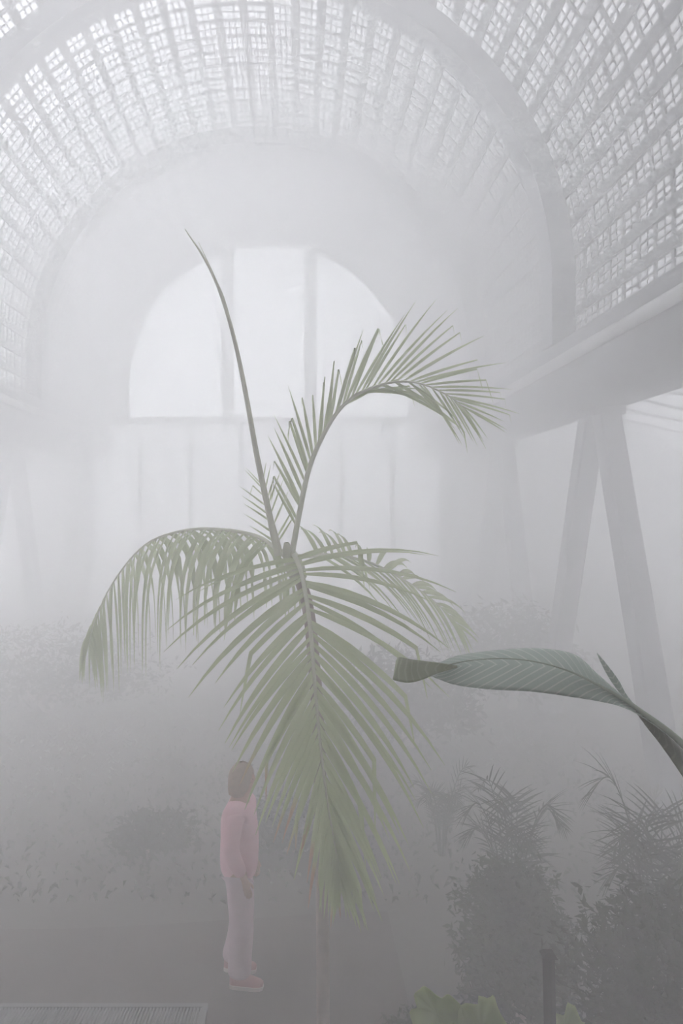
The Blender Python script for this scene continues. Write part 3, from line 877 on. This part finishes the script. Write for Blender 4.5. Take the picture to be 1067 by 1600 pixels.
def V(p, r, prev=None):
    pts.append((Vector(p), r)); i = len(pts)-1
    if prev is not None: eds.append((prev, i))
    return i
pel = V((-.01,0,.93), .13)
wai = V((0,0,1.10), .115, pel); che = V((-.01,0,1.27), .13, wai); sho = V((-.015,0,1.40), .10, che)
nec = V((.0,0,1.475), .052, sho); jaw = V((.035,0,1.545), .068, nec); hd = V((.022,0,1.615), .092, jaw); top = V((.012,0,1.685), .066, hd)
V((.118,0,1.592), .016, hd)                                   # nose
V((.098,0,1.548), .022, jaw)                                  # chin and mouth
V((.005,.088,1.605), .014, hd); V((.005,-.088,1.605), .014, hd)   # ears
for s, kx, ax_ in ((-1,.03,.02),(1,.0,-.07)):                  # near leg a little ahead
    h_ = V((-.005,s*.085,.86), .088, pel); kn = V((kx,s*.092,.49), .058, h_); an = V((ax_-.02,s*.095,.10), .040, kn)
    V((ax_+.05,s*.10,.045), .036, an); V((ax_+.13,s*.105,.032), .028, len(pts)-1)
for s in (-1,1):
    a = V((-.01,s*.165,1.385), .058, sho); e = V((-.035,s*.205,1.12), .043, a); w = V((.065,s*.195,.90), .027, e)
    pm = V((.085,s*.19,.845), .030, w)
    for k, (dx, ln) in enumerate(((.030,.058),(.012,.070),(-.006,.066),(-.022,.050))):
        b = V((.088+dx,s*(.186),.80), .0095, pm); V((.094+dx*.9,s*.178,.80-ln*.55), .0085, b); V((.090+dx*.8,s*.168,.80-ln), .007, len(pts)-1)
    b = V((.122,s*.176,.845), .010, pm); V((.136,s*.168,.815), .009, b)
skin_mesh('body', pts, eds, M['skin'], person, pel, 2)
# jacket
pts, eds = [], []
a0 = V((-.012,0,1.0), .172); a1 = V((-.005,0,1.12), .170, a0); a2 = V((-.012,0,1.28), .162, a1); a3 = V((-.015,0,1.40), .125, a2); a4 = V((.0,0,1.465), .085, a3)
V((-.018,0,.76), .158, a0)
for s in (-1,1):
    b = V((-.012,s*.175,1.385), .082, a3); c = V((-.04,s*.225,1.12), .072, b); V((.06,s*.21,.92), .052, c)
jk = skin_mesh('jacket', pts, eds, M['jacket'], person, 3, 2)
# trousers
pts, eds = [], []
a0 = V((-.012,0,.92), .118)
for s, kx, ax_ in ((-1,.03,.02),(1,.0,-.07)):
    b = V((-.01,s*.082,.80), .100, a0); c = V((kx,s*.094,.49), .108, b); d_ = V((ax_*.7,s*.097,.22), .100, c); e_ = V((ax_-.01,s*.098,.12), .106, d_); V((ax_-.012,s*.098,.075), .088, e_)
skin_mesh('trousers', pts, eds, M['trouser'], person, 0, 2)
# hair: cap of strands around the skull down to the collar
v, f = [], []
NR, NS = 9, 20
for i in range(NR+1):
    th = PI*0.04 + PI*0.60*i/NR
    for k in range(NS):
        a = 2*PI*k/NS; c_ = math.cos(a)
        front = max(0, c_)**2
        th2 = th*(1-.48*front)
        rr = 0.112 + .010*math.sin(7*a+i)*.4
        z = 1.622 + math.cos(th2)*rr*1.06 - (0.09*(i/NR)**2)*(1-front)
        x = .008 + math.sin(th2)*rr*c_; y = math.sin(th2)*rr*.88*math.sin(a)
        v.append((x,y,z))
for i in range(NR):
    for k in range(NS):
        f.append((i*NS+k,(i+1)*NS+k,(i+1)*NS+(k+1)%NS,i*NS+(k+1)%NS))
f.append(tuple(range(NS))[::-1])
hr = mesh_obj('hair', v, f, M['hair'], person, True)
hr.modifiers.new('thickness','SOLIDIFY').thickness = .02
for s in (-1,1):                                              # eyes
    mb = MB(); c_ = Vector((.100,s*.034,1.615))
    mb.tube([c_+Vector((-.008,0,0)), c_, c_+Vector((.008,0,0))], [.006,.010,.005], 8)
    e_ = mb.build('eye', M['wood'], person, True)
# shoes
for s, ax_ in ((-1,.02),(1,-.07)):
    secs = [(-.085,.030,.075),(-.06,.042,.095),(-.01,.044,.095),(.05,.046,.075),(.11,.048,.058),(.155,.042,.045),(.18,.022,.032)]
    v, f = [], []
    for x, w, h_ in secs:
        for k in range(10):
            a = PI*k/9
            v.append((ax_+x, s*.10+math.cos(a)*w, .018+math.sin(a)**.7*h_))
    m_ = len(secs)
    for i in range(m_-1):
        for k in range(9): f.append((i*10+k,i*10+k+1,(i+1)*10+k+1,(i+1)*10+k))
    f += [tuple(range(10)), tuple((m_-1)*10+k for k in range(10))[::-1]]
    shoe = mesh_obj('shoe', v, f, M['shoe'], person, True)
    v = []; out_ = [(x,w+.006) for x,w,_ in secs]
    loop = [(ax_+x, s*.10+w) for x,w in out_] + [(ax_+x, s*.10-w) for x,w in out_[::-1]]
    n_ = len(loop)
    v = [(x,y,-.004) for x,y in loop]+[(x,y,.024) for x,y in loop]
    f = [tuple(range(n_))[::-1], tuple(range(n_,2*n_))]+[(k,(k+1)%n_,n_+(k+1)%n_,n_+k) for k in range(n_)]
    mesh_obj('sole', v, f, M['sole'], shoe)


# ------------------------------------------------------------------ fog filling the hall
def fog_material(name, dens):
    fm = bpy.data.materials.new(name); fm.use_nodes = True
    nt = fm.node_tree; nt.nodes.remove(nt.nodes['Principled BSDF'])
    vs = nt.nodes.new('ShaderNodeVolumeScatter')
    vs.inputs['Color'].default_value = FOG_COL
    vs.inputs['Density'].default_value = dens
    vs.inputs['Anisotropy'].default_value = FOG_G
    nt.links.new(vs.outputs[0], nt.nodes['Material Output'].inputs['Volume'])
    return fm
def hall_section():
    fo = [(-XW-.2,-0.1),(-XW-.2,5.45),(-6.25,CZ+2.9),(-5.6,CZ+2.95),(-5.6,SPRING)]
    for i in range(49):
        a = PI - PI*i/48
        fo.append((5.6*math.cos(a), AX_Z+5.6*math.sin(a)))
    return fo + [(5.6,SPRING),(5.6,CZ+2.95),(6.25,CZ+2.9),(XW+.2,5.45),(XW+.2,-0.1)]
fog = tag(empty('fog', (0, 8, 0)), 'thick white fog filling the whole glasshouse', 'fog', kind='stuff')
for y0, y1, z0, z1, dens in FOG_BANKS:
    fo = hall_section()
    if z1 < 5.4:   fo = [(-XW-.2,z0),(-XW-.2,z1),(XW+.2,z1),(XW+.2,z0)]
    elif z0 > 0:   fo[0] = (-XW-.2, z0); fo[-1] = (XW+.2, z0)
    n = len(fo); e = .0003
    b = mesh_obj('fog_bank', [(x,y0-8+e,z) for x,z in fo]+[(x,y1-8-e,z) for x,z in fo],
        [tuple(range(n)), tuple(range(n,2*n))[::-1]]+[(i,n+i,n+(i+1)%n,(i+1)%n) for i in range(n)], fog_material('drifting_fog', dens), fog)
    bm = bmesh.new(); bm.from_mesh(b.data); bmesh.ops.recalc_face_normals(bm, faces=bm.faces); bm.to_mesh(b.data); bm.free()
    b['kind'] = 'stuff'
